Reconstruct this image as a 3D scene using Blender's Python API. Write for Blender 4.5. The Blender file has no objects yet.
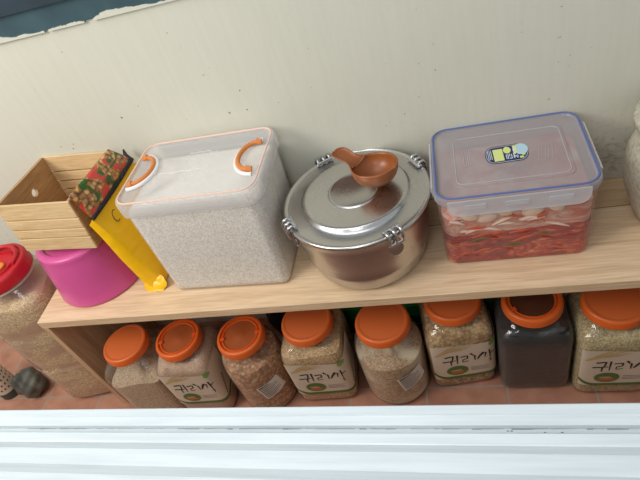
import bpy, bmesh, math, random
from mathutils import Vector, Matrix
random.seed(7)
PI = math.pi
S = bpy.context.scene
COL = S.collection

# ------------------------------------------------------------------ camera
CAMH = 0.9
RC = [[0.9600912129980581, 0.11125411387344875, -0.25660745287335524],
      [-0.10000950135396439, -0.720259813670003, -0.6864575008337981],
      [-0.26119525715994335, 0.6847249980527118, -0.6803886497281276]]
cd = bpy.data.cameras.new('camera'); cam = bpy.data.objects.new('camera', cd); COL.objects.link(cam)
cd.sensor_width = 36; cd.sensor_fit = 'HORIZONTAL'; cd.lens = 36 * 522.34 / 640
cd.clip_start = 0.02
M = Matrix(((RC[0][0], -RC[1][0], -RC[2][0]), (RC[0][1], -RC[1][1], -RC[2][1]), (RC[0][2], -RC[1][2], -RC[2][2])))
cam.matrix_world = Matrix.Translation((0, 0, CAMH)) @ M.to_4x4()
S.camera = cam

# ------------------------------------------------------------------ light
w = bpy.data.worlds.new('world'); S.world = w; w.use_nodes = True
bg = w.node_tree.nodes['Background']
bg.inputs[0].default_value = (0.87, 0.93, 0.98, 1); bg.inputs[1].default_value = 0.54

def area(name, loc, target, size, power, col, sy=None):
    l = bpy.data.lights.new(name, 'AREA'); l.energy = power; l.color = col; l.size = size
    if sy: l.shape = 'RECTANGLE'; l.size_y = sy
    o = bpy.data.objects.new(name, l); COL.objects.link(o); o.location = loc
    o.rotation_euler = (Vector(target) - Vector(loc)).to_track_quat('-Z', 'Y').to_euler()
    return o
area('window_light', (-1.75, -0.2, 1.5), (-0.5, 0.8, 0.0), 0.9, 29, (1.0, 0.96, 0.88))
area('sky_light', (-0.6, 0.38, 2.2), (-0.5, 0.4, 0.0), 1.2, 10, (0.94, 0.98, 1.0))
area('front_fill', (-0.25, -0.28, 0.98), (-0.25, 0.8, -0.2), 0.35, 2.6, (0.97, 0.98, 1.0))  # added fill lamp on the camera side, brightens the jars under the shelf

vs = S.view_settings
vs.view_transform = 'Standard'; vs.look = 'None'; vs.gamma = 1.0; vs.use_curve_mapping = False
vs.exposure = 0.0

# ------------------------------------------------------------------ helpers
def lin(c):
    out = []
    for v in c[:3]:
        v = v / 255.0
        out.append(v / 12.92 if v <= 0.04045 else ((v + 0.055) / 1.055) ** 2.4)
    return (*out, 1)

class N:
    """tiny node-tree helper"""
    def __init__(s, name):
        s.m = bpy.data.materials.new(name); s.m.use_nodes = True
        s.t = s.m.node_tree; s.t.nodes.clear()
        s.out = s.t.nodes.new('ShaderNodeOutputMaterial')
        s.tc = s.t.nodes.new('ShaderNodeTexCoord')
    def n(s, typ, **kw):
        nd = s.t.nodes.new('ShaderNode' + typ)
        for k, v in kw.items():
            if isinstance(k, str) and hasattr(nd, k): setattr(nd, k, v)
        return nd
    def l(s, a, b): s.t.links.new(a, b)
    def mapping(s, scale=(1, 1, 1), rot=(0, 0, 0), loc=(0, 0, 0), coord='Object'):
        mp = s.n('Mapping'); mp.inputs['Scale'].default_value = scale; mp.inputs['Rotation'].default_value = rot
        mp.inputs['Location'].default_value = loc
        s.l(s.tc.outputs[coord], mp.inputs[0]); return mp.outputs[0]
    def noise(s, vec, scale=5, detail=3, rough=0.5, dist=0):
        nn = s.n('TexNoise'); s.l(vec, nn.inputs['Vector'])
        nn.inputs['Scale'].default_value = scale; nn.inputs['Detail'].default_value = detail
        nn.inputs['Roughness'].default_value = rough; nn.inputs['Distortion'].default_value = dist
        return nn.outputs['Fac']
    def ramp(s, fac, stops):
        r = s.n('ValToRGB'); s.l(fac, r.inputs[0])
        e = r.color_ramp.elements
        while len(e) < len(stops): e.new(0.5)
        for i, (p, c) in enumerate(stops):
            e[i].position = p; e[i].color = c if len(c) == 4 else lin(c)
        return r.outputs[0]
    def mix(s, fac, a, b, mode='MIX'):
        m = s.n('Mix'); m.data_type = 'RGBA'; m.blend_type = mode
        for sock, v in ((m.inputs[0], fac), (m.inputs[6], a), (m.inputs[7], b)):
            if hasattr(v, 'is_output') or isinstance(v, bpy.types.NodeSocket): s.l(v, sock)
            else: sock.default_value = v
        return m.outputs[2]
    def bump(s, h, strength=0.3, dist=0.002):
        b = s.n('Bump'); b.inputs['Strength'].default_value = strength; b.inputs['Distance'].default_value = dist
        s.l(h, b.inputs['Height']); return b.outputs[0]
    def pbsdf(s, color, rough=0.5, metal=0.0, alpha=1.0, normal=None, spec=0.5, sss=0, coat=0, trans=0):
        p = s.n('BsdfPrincipled')
        if isinstance(color, bpy.types.NodeSocket): s.l(color, p.inputs['Base Color'])
        else: p.inputs['Base Color'].default_value = color
        for k, v in (('Roughness', rough), ('Metallic', metal), ('Alpha', alpha), ('Specular IOR Level', spec), ('Coat Weight', coat), ('Transmission Weight', trans)):
            if isinstance(v, bpy.types.NodeSocket): s.l(v, p.inputs[k])
            else: p.inputs[k].default_value = v
        if normal: s.l(normal, p.inputs['Normal'])
        s.l(p.outputs[0], s.out.inputs[0]); return p

def plain(name, c, rough=0.5, metal=0, alpha=1.0, spec=0.5, var=0.0, coat=0):
    k = N(name); col = lin(c)
    if var:
        f = k.noise(k.mapping(), 14, 4)
        d = tuple(max(0, v * (1 - var)) for v in col[:3]) + (1,)
        u = tuple(min(1, v * (1 + var)) for v in col[:3]) + (1,)
        col = k.ramp(f, [(0.3, d), (0.7, u)])
    k.pbsdf(col, rough, metal, alpha, None, spec, coat=coat); return k.m

def clear(name, tint=(255, 255, 255), haze=0.05, hazecol=(230, 225, 220), rough=0.08, edge=0.45):
    """thin clear plastic: see-through facing, glossy and hazier at the rims"""
    k = N(name)
    tr = k.n('BsdfTransparent'); tr.inputs[0].default_value = lin(tint)
    gl = k.n('BsdfGlossy'); gl.inputs['Roughness'].default_value = rough
    nz = k.noise(k.mapping(), 60, 3); k.l(k.bump(nz, 0.07, 0.003), gl.inputs['Normal'])
    df = k.n('BsdfDiffuse'); df.inputs[0].default_value = lin(hazecol)
    lw = k.n('LayerWeight'); lw.inputs[0].default_value = 0.35
    mm = k.n('Math', operation='MULTIPLY_ADD'); k.l(lw.outputs['Facing'], mm.inputs[0]); mm.inputs[1].default_value = edge * 0.5; mm.inputs[2].default_value = haze
    m1 = k.n('MixShader'); k.l(mm.outputs[0], m1.inputs[0]); k.l(tr.outputs[0], m1.inputs[1]); k.l(df.outputs[0], m1.inputs[2])
    pw = k.n('Math', operation='POWER'); lw2 = k.n('LayerWeight'); lw2.inputs[0].default_value = 0.5
    k.l(lw2.outputs['Facing'], pw.inputs[0]); pw.inputs[1].default_value = 3.5
    ma = k.n('Math', operation='MULTIPLY_ADD'); k.l(pw.outputs[0], ma.inputs[0]); ma.inputs[1].default_value = 0.6; ma.inputs[2].default_value = 0.045
    m2 = k.n('MixShader'); k.l(ma.outputs[0], m2.inputs[0]); k.l(m1.outputs[0], m2.inputs[1]); k.l(gl.outputs[0], m2.inputs[2])
    k.l(m2.outputs[0], k.out.inputs[0]); return k.m

def grain(name, c1, c2, scale, c3=None, rough=0.6, bump=0.5, patch=None):
    k = N(name); v = k.n('TexVoronoi'); v.inputs['Scale'].default_value = scale
    k.l(k.mapping(), v.inputs['Vector'])
    sep = k.n('SeparateColor'); k.l(v.outputs['Color'], sep.inputs[0])
    stops = [(0.1, c1), (0.8, c2)] if not c3 else [(0.1, c1), (0.75, c2), (0.97, c3)]
    col = k.ramp(sep.outputs[0], stops)
    dark = k.ramp(v.outputs['Distance'], [(0.25, (255, 255, 255)), (0.75, (120, 112, 108))])
    col = k.mix(0.45, col, dark, 'MULTIPLY')
    if patch:
        f = k.noise(k.mapping((1, 1, 2)), 9, 3)
        fr = k.ramp(f, [(0.48, (0, 0, 0)), (0.56, (255, 255, 255))])
        col = k.mix(fr, col, lin(patch))
    inv = k.n('Math', operation='SUBTRACT'); inv.inputs[0].default_value = 1; k.l(v.outputs['Distance'], inv.inputs[1])
    k.pbsdf(col, rough, normal=k.bump(inv.outputs[0], bump, 0.0015)); return k.m

def wood(name, light, mid, dark, axis=0, scale=1.0, streak=14, rough=0.5, joint=None):
    k = N(name)
    sc = [streak, streak, streak]; sc[axis] = 1.2
    sc = [s * scale for s in sc]
    wv = k.noise(k.mapping(tuple(sc)), 3.0, 5, 0.6, 0.8)
    sc2 = [s * 4 for s in sc]; sc2[axis] = 3 * scale
    fine = k.noise(k.mapping(tuple(sc2)), 4.0, 2, 0.6)
    col = k.ramp(wv, [(0.3, dark), (0.5, mid), (0.7, light)])
    f2 = k.ramp(fine, [(0.3, (215, 205, 195)), (0.65, (255, 255, 255))])
    col = k.mix(0.55, col, f2, 'MULTIPLY')
    if joint is not None:
        sp = k.n('SeparateXYZ'); k.l(k.tc.outputs['Object'], sp.inputs[0])
        d = k.n('Math', operation='SUBTRACT'); k.l(sp.outputs[1], d.inputs[0]); d.inputs[1].default_value = joint
        a = k.n('Math', operation='ABSOLUTE'); k.l(d.outputs[0], a.inputs[0])
        lt = k.n('Math', operation='LESS_THAN'); k.l(a.outputs[0], lt.inputs[0]); lt.inputs[1].default_value = 0.0012
        col = k.mix(lt.outputs[0], col, lin((120, 95, 70)))
        gt = k.n('Math', operation='GREATER_THAN'); k.l(d.outputs[0], gt.inputs[0]); gt.inputs[1].default_value = 0
        col = k.mix(gt.outputs[0], col, k.mix(0.5, col, lin((205, 190, 165)), 'MULTIPLY'))
    k.pbsdf(col, rough, normal=k.bump(fine, 0.12, 0.001)); return k.m

class MB:
    """mesh builder: verts, faces, material slots -> one mesh object"""
    def __init__(s): s.v = []; s.f = []; s.mi = []; s.cur = 0
    def add(s, vs, fs, mi=None):
        b = len(s.v); s.v += [tuple(v) for v in vs]
        for f in fs: s.f.append(tuple(b + i for i in f)); s.mi.append(s.cur if mi is None else mi)
        return s
    def rings(s, rings, cap0=False, cap1=False, closed=True, mi=None):
        n = len(rings[0]); vs = [p for r in rings for p in r]; fs = []
        for i in range(len(rings) - 1):
            for j in range(n if closed else n - 1):
                a = i * n + j; b = i * n + (j + 1) % n
                fs.append((a, b, b + n, a + n))
        if cap0: fs.append(tuple(range(n - 1, -1, -1)))
        if cap1: fs.append(tuple((len(rings) - 1) * n + j for j in range(n)))
        return s.add(vs, fs, mi)
    def lathe(s, prof, n=48, c=(0, 0), cap0=False, cap1=False, mi=None):
        return s.rings([[(c[0] + r * math.cos(2 * PI * j / n), c[1] + r * math.sin(2 * PI * j / n), z) for j in range(n)] for r, z in prof], cap0, cap1, mi=mi)
    def box(s, x0, x1, y0, y1, z0, z1, mi=None):
        v = [(x, y, z) for z in (z0, z1) for y in (y0, y1) for x in (x0, x1)]
        return s.add(v, [(0, 2, 3, 1), (4, 5, 7, 6), (0, 1, 5, 4), (2, 6, 7, 3), (0, 4, 6, 2), (1, 3, 7, 5)], mi)
    def tube(s, pts, r, n=8, cap=True, closed=False, mi=None):
        pts = [Vector(p) for p in pts]; rings = []; m = len(pts); up = None
        for i, p in enumerate(pts):
            a = pts[(i - 1) % m] if (i > 0 or closed) else p
            b = pts[(i + 1) % m] if (i < m - 1 or closed) else p
            t = (b - a).normalized()
            if up is None: up = Vector((0, 0, 1)) if abs(t.z) < 0.9 else Vector((1, 0, 0))
            x = t.cross(up).normalized(); y = x.cross(t).normalized(); up = y
            rr = r[i] if isinstance(r, (list, tuple)) else r
            rings.append([p + (x * math.cos(2 * PI * j / n) + y * math.sin(2 * PI * j / n)) * rr for j in range(n)])
        if closed: rings.append(rings[0]); cap = False
        return s.rings(rings, cap, cap, mi=mi)
    def xf(s, m):
        s.v = [tuple(m @ Vector(v)) for v in s.v]; return s
    def build(s, name, mats, parent=None, smooth=True, bevel=0, seg=2, solid=0, sub=0, angle=0.6):
        me = bpy.data.meshes.new(name); me.from_pydata(s.v, [], s.f)
        if not isinstance(mats, (list, tuple)): mats = [mats]
        for m in mats: me.materials.append(m)
        for p, mi in zip(me.polygons, s.mi): p.material_index = mi
        bm = bmesh.new(); bm.from_mesh(me)
        bmesh.ops.remove_doubles(bm, verts=bm.verts, dist=1e-6)
        bmesh.ops.recalc_face_normals(bm, faces=bm.faces)
        if bevel: bmesh.ops.bevel(bm, geom=[e for e in bm.edges if len(e.link_faces) == 2 and e.calc_face_angle(0) > 0.5], offset=bevel, segments=seg, profile=0.5, affect='EDGES')
        for f in bm.faces: f.smooth = smooth
        if smooth:
            for e in bm.edges:
                if len(e.link_faces) == 2 and e.calc_face_angle(0) > angle: e.smooth = False
        bm.to_mesh(me); bm.free()
        o = bpy.data.objects.new(name, me); COL.objects.link(o)
        if parent: o.parent = parent
        if sub: md = o.modifiers.new('sub', 'SUBSURF'); md.levels = sub; md.render_levels = sub
        if solid: md = o.modifiers.new('solid', 'SOLIDIFY'); md.thickness = solid; md.offset = -1
        return o

def empty(name, loc, rz=0.0, label=None, cat=None, group=None, rot=None):
    o = bpy.data.objects.new(name, None); COL.objects.link(o); o.location = loc
    o.rotation_euler = rot if rot else (0, 0, rz); o.empty_display_size = 0.02
    return tag(o, label, cat, group)
def tag(o, label=None, cat=None, group=None, kind=None):
    for k, v in (('label', label), ('category', cat), ('group', group), ('kind', kind)):
        if v: o[k] = v
    return o

def rrect(w, d, r, n=8, z=0.0, cx=0.0, cy=0.0):
    """closed rounded rectangle, counter-clockwise"""
    pts = []
    for (sx, sy, a0) in ((1, -1, -PI / 2), (1, 1, 0), (-1, 1, PI / 2), (-1, -1, PI)):
        for i in range(n + 1):
            a = a0 + i * PI / 2 / n
            pts.append((cx + sx * (w / 2 - r) + r * math.cos(a), cy + sy * (d / 2 - r) + r * math.sin(a), z))
    return pts

# ------------------------------------------------------------------ setting
FL = -0.45; WY = 1.01
def wall_mat():
    k = N('wall_paint')
    st = k.noise(k.mapping((16, 1, 1.3), rot=(0, 0.25, 0)), 5, 4, 0.6)
    col = k.ramp(st, [(0.3, (209, 207, 191)), (0.7, (213, 211, 196))])
    big = k.noise(k.mapping((1, 1, 1)), 3.5, 4, 0.6)
    col = k.mix(k.ramp(big, [(0.45, (0, 0, 0)), (0.75, (60, 60, 60))]), col, lin((170, 165, 145)))
    # scuffs and grime low on the right, behind and beside the pickle box
    sp = k.n('SeparateXYZ'); k.l(k.tc.outputs['Object'], sp.inputs[0])
    def band(o, a, b):
        m = k.n('MapRange'); m.interpolation_type = 'SMOOTHSTEP'
        k.l(o, m.inputs[0]); m.inputs[1].default_value = a; m.inputs[2].default_value = b; return m.outputs[0]
    mx = band(sp.outputs[0], 0.18, 0.34); mz = band(sp.outputs[2], 0.22, 0.08)
    mm = k.n('Math', operation='MULTIPLY'); k.l(mx, mm.inputs[0]); k.l(mz, mm.inputs[1])
    sc = k.noise(k.mapping((1, 1, 1.6), rot=(0, -0.6, 0)), 26, 5, 0.7, 2.2)
    sf = k.ramp(sc, [(0.5, (0, 0, 0)), (0.72, (230, 230, 230))])
    m2 = k.n('Math', operation='MULTIPLY'); k.l(mm.outputs[0], m2.inputs[0]); k.l(sf, m2.inputs[1])
    col = k.mix(m2.outputs[0], col, lin((150, 134, 106)))
    dots = k.noise(k.mapping((1, 1, 1)), 90, 1, 0.5)
    dots2 = k.noise(k.mapping((1, 1, 1)), 7, 2, 0.5)
    df = k.ramp(dots, [(0.735, (0, 0, 0)), (0.77, (255, 255, 255))])
    df2 = k.ramp(dots2, [(0.5, (0, 0, 0)), (0.65, (255, 255, 255))])
    m3 = k.n('Math', operation='MULTIPLY'); k.l(df, m3.inputs[0]); k.l(df2, m3.inputs[1])
    col = k.mix(m3.outputs[0], col, lin((105, 100, 88)))
    b = k.noise(k.mapping((3, 1, 0.6)), 20, 5, 0.6)
    k.pbsdf(col, 0.75, normal=k.bump(b, 0.06, 0.003)); return k.m
WALL = wall_mat()
tag(MB().box(-2.6, 1.6, WY, WY + 0.12, FL, 0.603).build('wall_back', WALL, smooth=False), kind='structure')

def tile_mat():
    k = N('terracotta_tiles')
    br = k.n('TexBrick'); br.offset = 0.0; br.squash = 1.0
    k.l(k.mapping((1, 1, 1), loc=(-0.0765 + 0.213, -0.7335 + 0.213 * 4, 0)), br.inputs['Vector'])
    br.inputs['Scale'].default_value = 1; br.inputs['Brick Width'].default_value = 0.213; br.inputs['Row Height'].default_value = 0.213
    br.inputs['Mortar Size'].default_value = 0.0028; br.inputs['Mortar Smooth'].default_value = 0.2
    f = k.noise(k.mapping(), 18, 4)
    c = k.ramp(f, [(0.3, (166, 114, 92)), (0.7, (192, 138, 114))])
    k.l(c, br.inputs['Color1']); k.l(c, br.inputs['Color2']); br.inputs['Mortar'].default_value = lin((158, 148, 134))
    k.pbsdf(br.outputs[0], 0.45); return k.m
tag(MB().box(-2.6, 1.6, 0.18, WY + 0.12, FL - 0.1, FL).build('floor', tile_mat(), smooth=False), kind='structure')

# painted dark frame above the wall edge (upper left)
TEAL = plain('teal_paint', (54, 82, 90), 0.5, var=0.2); NAVY = plain('dark_frame', (34, 52, 62), 0.45, var=0.2)
fr = MB().box(-2.6, 1.6, WY - 0.004, WY + 0.1, 0.603, 0.652).build('trim_1', TEAL, smooth=False); tag(fr, kind='structure')
fr2 = MB().box(-2.6, 1.6, WY - 0.016, WY + 0.1, 0.652, 1.3).build('trim_2', NAVY, smooth=False); tag(fr2, kind='structure')
# white wall paint lapped raggedly over the frame's lower edge
sm = MB()
def smear(x0, x1, hs):
    n = 40; top = []; bot = []
    rnd = random.Random(int(abs(x0) * 1000))
    for i in range(n + 1):
        t = i / n; x = x0 + (x1 - x0) * t
        k = t * (len(hs) - 1); a = int(min(k, len(hs) - 2)); h = hs[a] + (hs[a + 1] - hs[a]) * (k - a)
        h = max(0.0, h * .7 + rnd.uniform(-0.0015, 0.0015)) if 0 < i < n else 0
        top.append((x, WY - 0.0065, 0.603 + h)); bot.append((x, WY - 0.0065, 0.6))
    top2 = [(x, WY + 0.002, z) for x, y, z in top]; bot2 = [(x, WY + 0.002, z) for x, y, z in bot]
    for i in range(n):
        sm.add([bot[i], bot[i + 1], top[i + 1], top[i], bot2[i], bot2[i + 1], top2[i + 1], top2[i]],
               [(0, 1, 2, 3), (3, 2, 6, 7), (0, 4, 5, 1)])
smear(-1.04, -0.80, [0.0, 0.004, 0.004, 0.009, 0.008, 0.012, 0.003, 0.004, 0.001, 0.0])
smear(-0.79, -0.70, [0.0, 0.004, 0.001, 0.003, 0.0])
smear(-0.68, -0.46, [0.0, 0.012, 0.012, 0.009, 0.004, 0.002, 0.001, 0.001, 0.0])
smear(-0.46, -0.30, [0.0, 0.003, 0.004, 0.003, 0.0])
tag(sm.build('trim_3', WALL, smooth=False), kind='structure')

# window track (white plastic) under the camera, and the parapet it sits on
WHITE = N('white_plastic_frame')
_f = WHITE.noise(WHITE.mapping((1.5, 30, 30)), 5, 4); 
WHITE.pbsdf(WHITE.ramp(_f, [(0.25, (194, 203, 206)), (0.6, (208, 216, 219))]), 0.32); WHITE = WHITE.m
GRIME = plain('track_grime', (120, 122, 118), 0.8, var=0.5)
SD = Vector((0.9999095, -0.01034988, 0.00859505))
def sweep(mb, prof, x0, x1, mi=0):
    a = Vector((-0.48, 0, 0)); rows = []
    for x in (x0, x1):
        k = x + 0.48
        rows.append([(a.x + SD.x * k, y + SD.y * k, z + SD.z * k) for y, z in prof])
    n = len(prof)
    mb.add(rows[0] + rows[1], [(i, (i + 1) % n, (i + 1) % n + n, i + n) for i in range(n)] + [tuple(range(n - 1, -1, -1)), tuple(range(n, 2 * n))], mi)
prof = [(0.2555, 0.31), (0.2555, 0.399), (0.2545, 0.4), (0.2450, 0.4003), (0.2445, 0.3992), (0.2345, 0.3990), (0.2340, 0.3925),
        (0.2250, 0.3925), (0.2247, 0.4035), (0.2240, 0.4045), (0.2140, 0.4045), (0.2130, 0.4038), (0.2128, 0.3870), (0.1996, 0.3720), (0.1969, 0.3500), (0.1800, 0.3310), (0.1600, 0.3020), (0.13, 0.29), (0.13, 0.28)]
sl = MB(); sweep(sl, prof, -1.2, 1.0)
win = sl.build('window_1', WHITE, smooth=False); tag(win, kind='structure')
gr = MB()
rnd = random.Random(3)
x = -0.54
while x < 0.25:
    L = rnd.uniform(0.002, 0.02); k = x + 0.48; y = 0.2342 + rnd.uniform(-0.0004, 0.0003)
    wd = rnd.uniform(0.0003, 0.0009)
    y += SD.y * k; z = 0.3929 + SD.z * k
    gr.add([(x, y, z), (x + L, y, z), (x + L, y - wd, z), (x, y - wd, z)], [(0, 1, 2, 3)])
    x += L + (rnd.uniform(0.0, 0.008) if rnd.random() < .45 else 0)
for i in range(14):
    x = rnd.uniform(-0.5, 0.2) if i > 5 else rnd.uniform(0.0, 0.06); k = x + 0.48; y = 0.229 + rnd.uniform(-0.003, 0.003) + SD.y * k; z = 0.3928 + SD.z * k; s = rnd.uniform(0.0004, 0.001)
    gr.add([(x, y, z), (x + 2 * s, y, z), (x + 2.4 * s, y + s, z), (x, y + s, z)], [(0, 1, 2, 3)])
gr.build('track_dirt', GRIME, win, smooth=False)
tag(MB().box(-2.6, 1.6, 0.06, 0.17, FL - 0.1, 0.27).build('wall_front', WALL, smooth=False), kind='structure')

# ------------------------------------------------------------------ shelf
SH_L, SH_R, SH_F, SH_T = -1.104, 0.70, 0.705, 0.025
SHELF = empty('wooden_shelf', (0, 0.705, FL), label='long low pale wooden shelf standing against the white wall above terracotta tiles', cat='shelf')
W1 = wood('oak_top', (236, 208, 174), (228, 198, 162), (212, 180, 144), 0, 1.0, joint=0.915 - 0.705)
W2 = wood('oak_panel', (214, 180, 144), (202, 168, 132), (184, 148, 114), 2, 1.0)
MB().box(SH_L, SH_R, 0, 0.303, -FL - SH_T, -FL).build('shelf_board', W1, SHELF, bevel=0.0012, seg=1)
MB().box(SH_L, SH_L + 0.018, 0.0005, 0.303, 0, -FL - SH_T).build('side_panel', W2, SHELF, bevel=0.001, seg=1)
MB().box(SH_R - 0.018, SH_R, 0.0005, 0.303, 0, -FL - SH_T).build('side_panel', W2, SHELF, bevel=0.001, seg=1)

# ------------------------------------------------------------------ grain jars
CLEAR = clear('clear_jar_plastic', haze=0.04, hazecol=(200, 195, 190), edge=0.22)
def jar_section(z, hw, sq, n=64):
    """rounded square (sq=0 circle .. 1 square)"""
    p = 2 + 5.5 * sq
    pts = []
    for j in range(n):
        a = 2 * PI * j / n - PI / 2
        c, s = math.cos(a), math.sin(a)
        k = hw / ((abs(c) ** p + abs(s) ** p) ** (1 / p))
        pts.append((k * c, k * s, z))
    return pts
SQ = [(0.0, .066, 1), (.004, .0735, 1), (.012, .0768, 1), (.016, .0774, 1), (.03, .0775, 1), (.11, .0775, 1), (.180, .0775, 1), (.187, .0773, 1), (.200, .076, .9), (.212, .071, .6), (.222, .063, .25), (.229, .057, 0), (.236, .056, 0)]
RD = [(0.0, .070, 0), (.004, .078, 0), (.014, .0815, 0), (.022, .081, 0), (.03, .082, 0), (.150, .082, 0), (.175, .080, 0), (.195, .075, 0), (.212, .068, 0), (.224, .060, 0), (.229, .057, 0), (.236, .056, 0)]
def prof_at(P, z):
    for a, b in zip(P, P[1:]):
        if z <= b[0]:
            t = (z - a[0]) / (b[0] - a[0]); return a[1] + (b[1] - a[1]) * t, a[2] + (b[2] - a[2]) * t
    return P[-1][1:]
OR1 = plain('orange_cap_plastic', (226, 104, 40), 0.38); OR2 = plain('orange_cap_top', (210, 104, 52), 0.42)
OR3 = plain('orange_cap_smoked', (168, 86, 46), 0.35); OR5 = plain('orange_cap_dark_disc', (88, 50, 36), 0.35); OR4 = plain('orange_tab', (224, 84, 34), 0.35)

def make_cap(parent, style):
    r = .0625
    m = MB(); n = 96
    rings = []
    def ring(rad, z, knurl=0):
        return [((rad + knurl * (0.0009 if j % 2 else 0)) * math.cos(2 * PI * j / n), (rad + knurl * (0.0009 if j % 2 else 0)) * math.sin(2 * PI * j / n), z) for j in range(n)]
    zs = 0.233
    rings = [ring(r - .003, zs), ring(r, zs + .001, 0), ring(r + .0006, zs + .004), ring(r - .0003, zs + .0055, 1), ring(r - .0008, zs + .017, 1), ring(r - .0022, zs + .021), ring(r - .0045, zs + .0225)]
    m.rings(rings, mi=0)
    if style == 'plain':
        m.rings([ring(r - .0045, zs + .0225), ring(r - .009, zs + .0228), ring(r - .0105, zs + .0218), ring(r - .013, zs + .0224), ring(.004, zs + .0228)], cap1=True, mi=1)
        cap = m.build('cap', [OR1, OR2], parent, angle=0.9)
    else:
        m.rings([ring(r - .0045, zs + .0225), ring(r - .0085, zs + .0225), ring(r - .010, zs + .0165), ring(r - .014, zs + .0165), ring(r - .015, zs + .020), ring(r - .0165, zs + .020), ring(r - .018, zs + .0165)], mi=0)
        cap = m.build('cap', [OR1, OR2], parent, angle=0.9)
        d = MB().rings([ring(r - .018, zs + .0166), ring(.012, zs + .0162), ring(.010, zs + .0172), ring(.002, zs + .0172)], cap1=True).build('cap_disc', OR3 if style == 'ring' else OR5, cap)
        d['label'] = 'smoky brown inset disc of the cap'
        for a in ((-2.9, 0.15) if style == 'ring' else (-2.6,)):
            t = MB(); t.box(-.006, .006, -.005, .005, 0, .0045)
            t.xf(Matrix.Rotation(a, 4, 'Z') @ Matrix.Translation((.047, 0, zs + .0165)))
            t.build('tab', OR4, cap, bevel=.0012)
    return cap

PAPER = plain('label_paper', (222, 206, 186), 0.55); GREEN = plain('label_green', (84, 118, 66), 0.5); INK = plain('label_ink', (38, 34, 36), 0.6)
OLIVE = plain('label_olive', (128, 124, 62), 0.5); RUST = plain('label_rust', (196, 112, 68), 0.5); WHEAT = plain('label_wheat', (208, 178, 122), 0.5); GREY = plain('label_grey', (160, 150, 140), 0.5); LEAF = plain('label_leaf', (140, 172, 88), 0.5)
LABM = [PAPER, GREEN, INK, OLIVE, RUST, WHEAT, GREY, LEAF]

class Wrap:
    """maps (u along the jar's girth from the front centre, z) onto the jar's surface"""
    def __init__(s, P):
        hw, sq = prof_at(P, .1); pts = [Vector(p[:2]) for p in jar_section(0, hw, sq, 256)]
        s.p = pts; s.L = [0]
        for a, b in zip(pts, pts[1:] + pts[:1]): s.L.append(s.L[-1] + (b - a).length)
    def __call__(s, u, z, off):
        T = s.L[-1]; u = u % T
        lo, hi = 0, len(s.L) - 1
        while hi - lo > 1:
            mid = (lo + hi) // 2
            if s.L[mid] <= u: lo = mid
            else: hi = mid
        a = s.p[lo % 256]; b = s.p[(lo + 1) % 256]; t = (u - s.L[lo]) / (s.L[lo + 1] - s.L[lo])
        q = a.lerp(b, t); d = (b - a).normalized()
        return (q.x + d.y * off, q.y - d.x * off, z)
def patch(mb, W, f0, f1, u0, u1, off, mi, n=24):
    """strip between z=f0(u) and z=f1(u)"""
    for i in range(n):
        ua = u0 + (u1 - u0) * i / n; ub = u0 + (u1 - u0) * (i + 1) / n
        mb.add([W(ua, f0(ua), off), W(ub, f0(ub), off), W(ub, f1(ub), off), W(ua, f1(ua), off)], [(0, 1, 2, 3)], mi)
def stroke(mb, W, pts, wd, off, mi):
    """tapered brush stroke through (u,z) points"""
    P = []
    for a, b in zip(pts, pts[1:]):
        k = max(1, int(math.hypot(b[0] - a[0], b[1] - a[1]) / 0.004))
        P += [(a[0] + (b[0] - a[0]) * i / k, a[1] + (b[1] - a[1]) * i / k) for i in range(k)]
    P.append(pts[-1]); n = len(P)
    ed = []
    for i, p in enumerate(P):
        a = P[max(0, i - 1)]; b = P[min(n - 1, i + 1)]
        dx, dz = b[0] - a[0], b[1] - a[1]; L = math.hypot(dx, dz) or 1
        ww = wd * (1.0 - 0.55 * i / (n - 1)) / 2
        ed.append((W(p[0] - dz / L * ww, p[1] + dx / L * ww, off), W(p[0] + dz / L * ww, p[1] - dx / L * ww, off)))
    for a, b in zip(ed, ed[1:]): mb.add([a[0], a[1], b[1], b[0]], [(0, 1, 2, 3)], mi)
def oval(mb, W, u, z, ru, rz, off, mi, n=24):
    mb.add([W(u, z, off)] + [W(u + ru * math.cos(2 * PI * i / n), z + rz * math.sin(2 * PI * i / n), off) for i in range(n)],
           [(0, 1 + i, 1 + (i + 1) % n) for i in range(n)], mi)
def cu(x, y): return ((x - 232) * .000294, .045 + (350 - y) * .00056)

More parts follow.
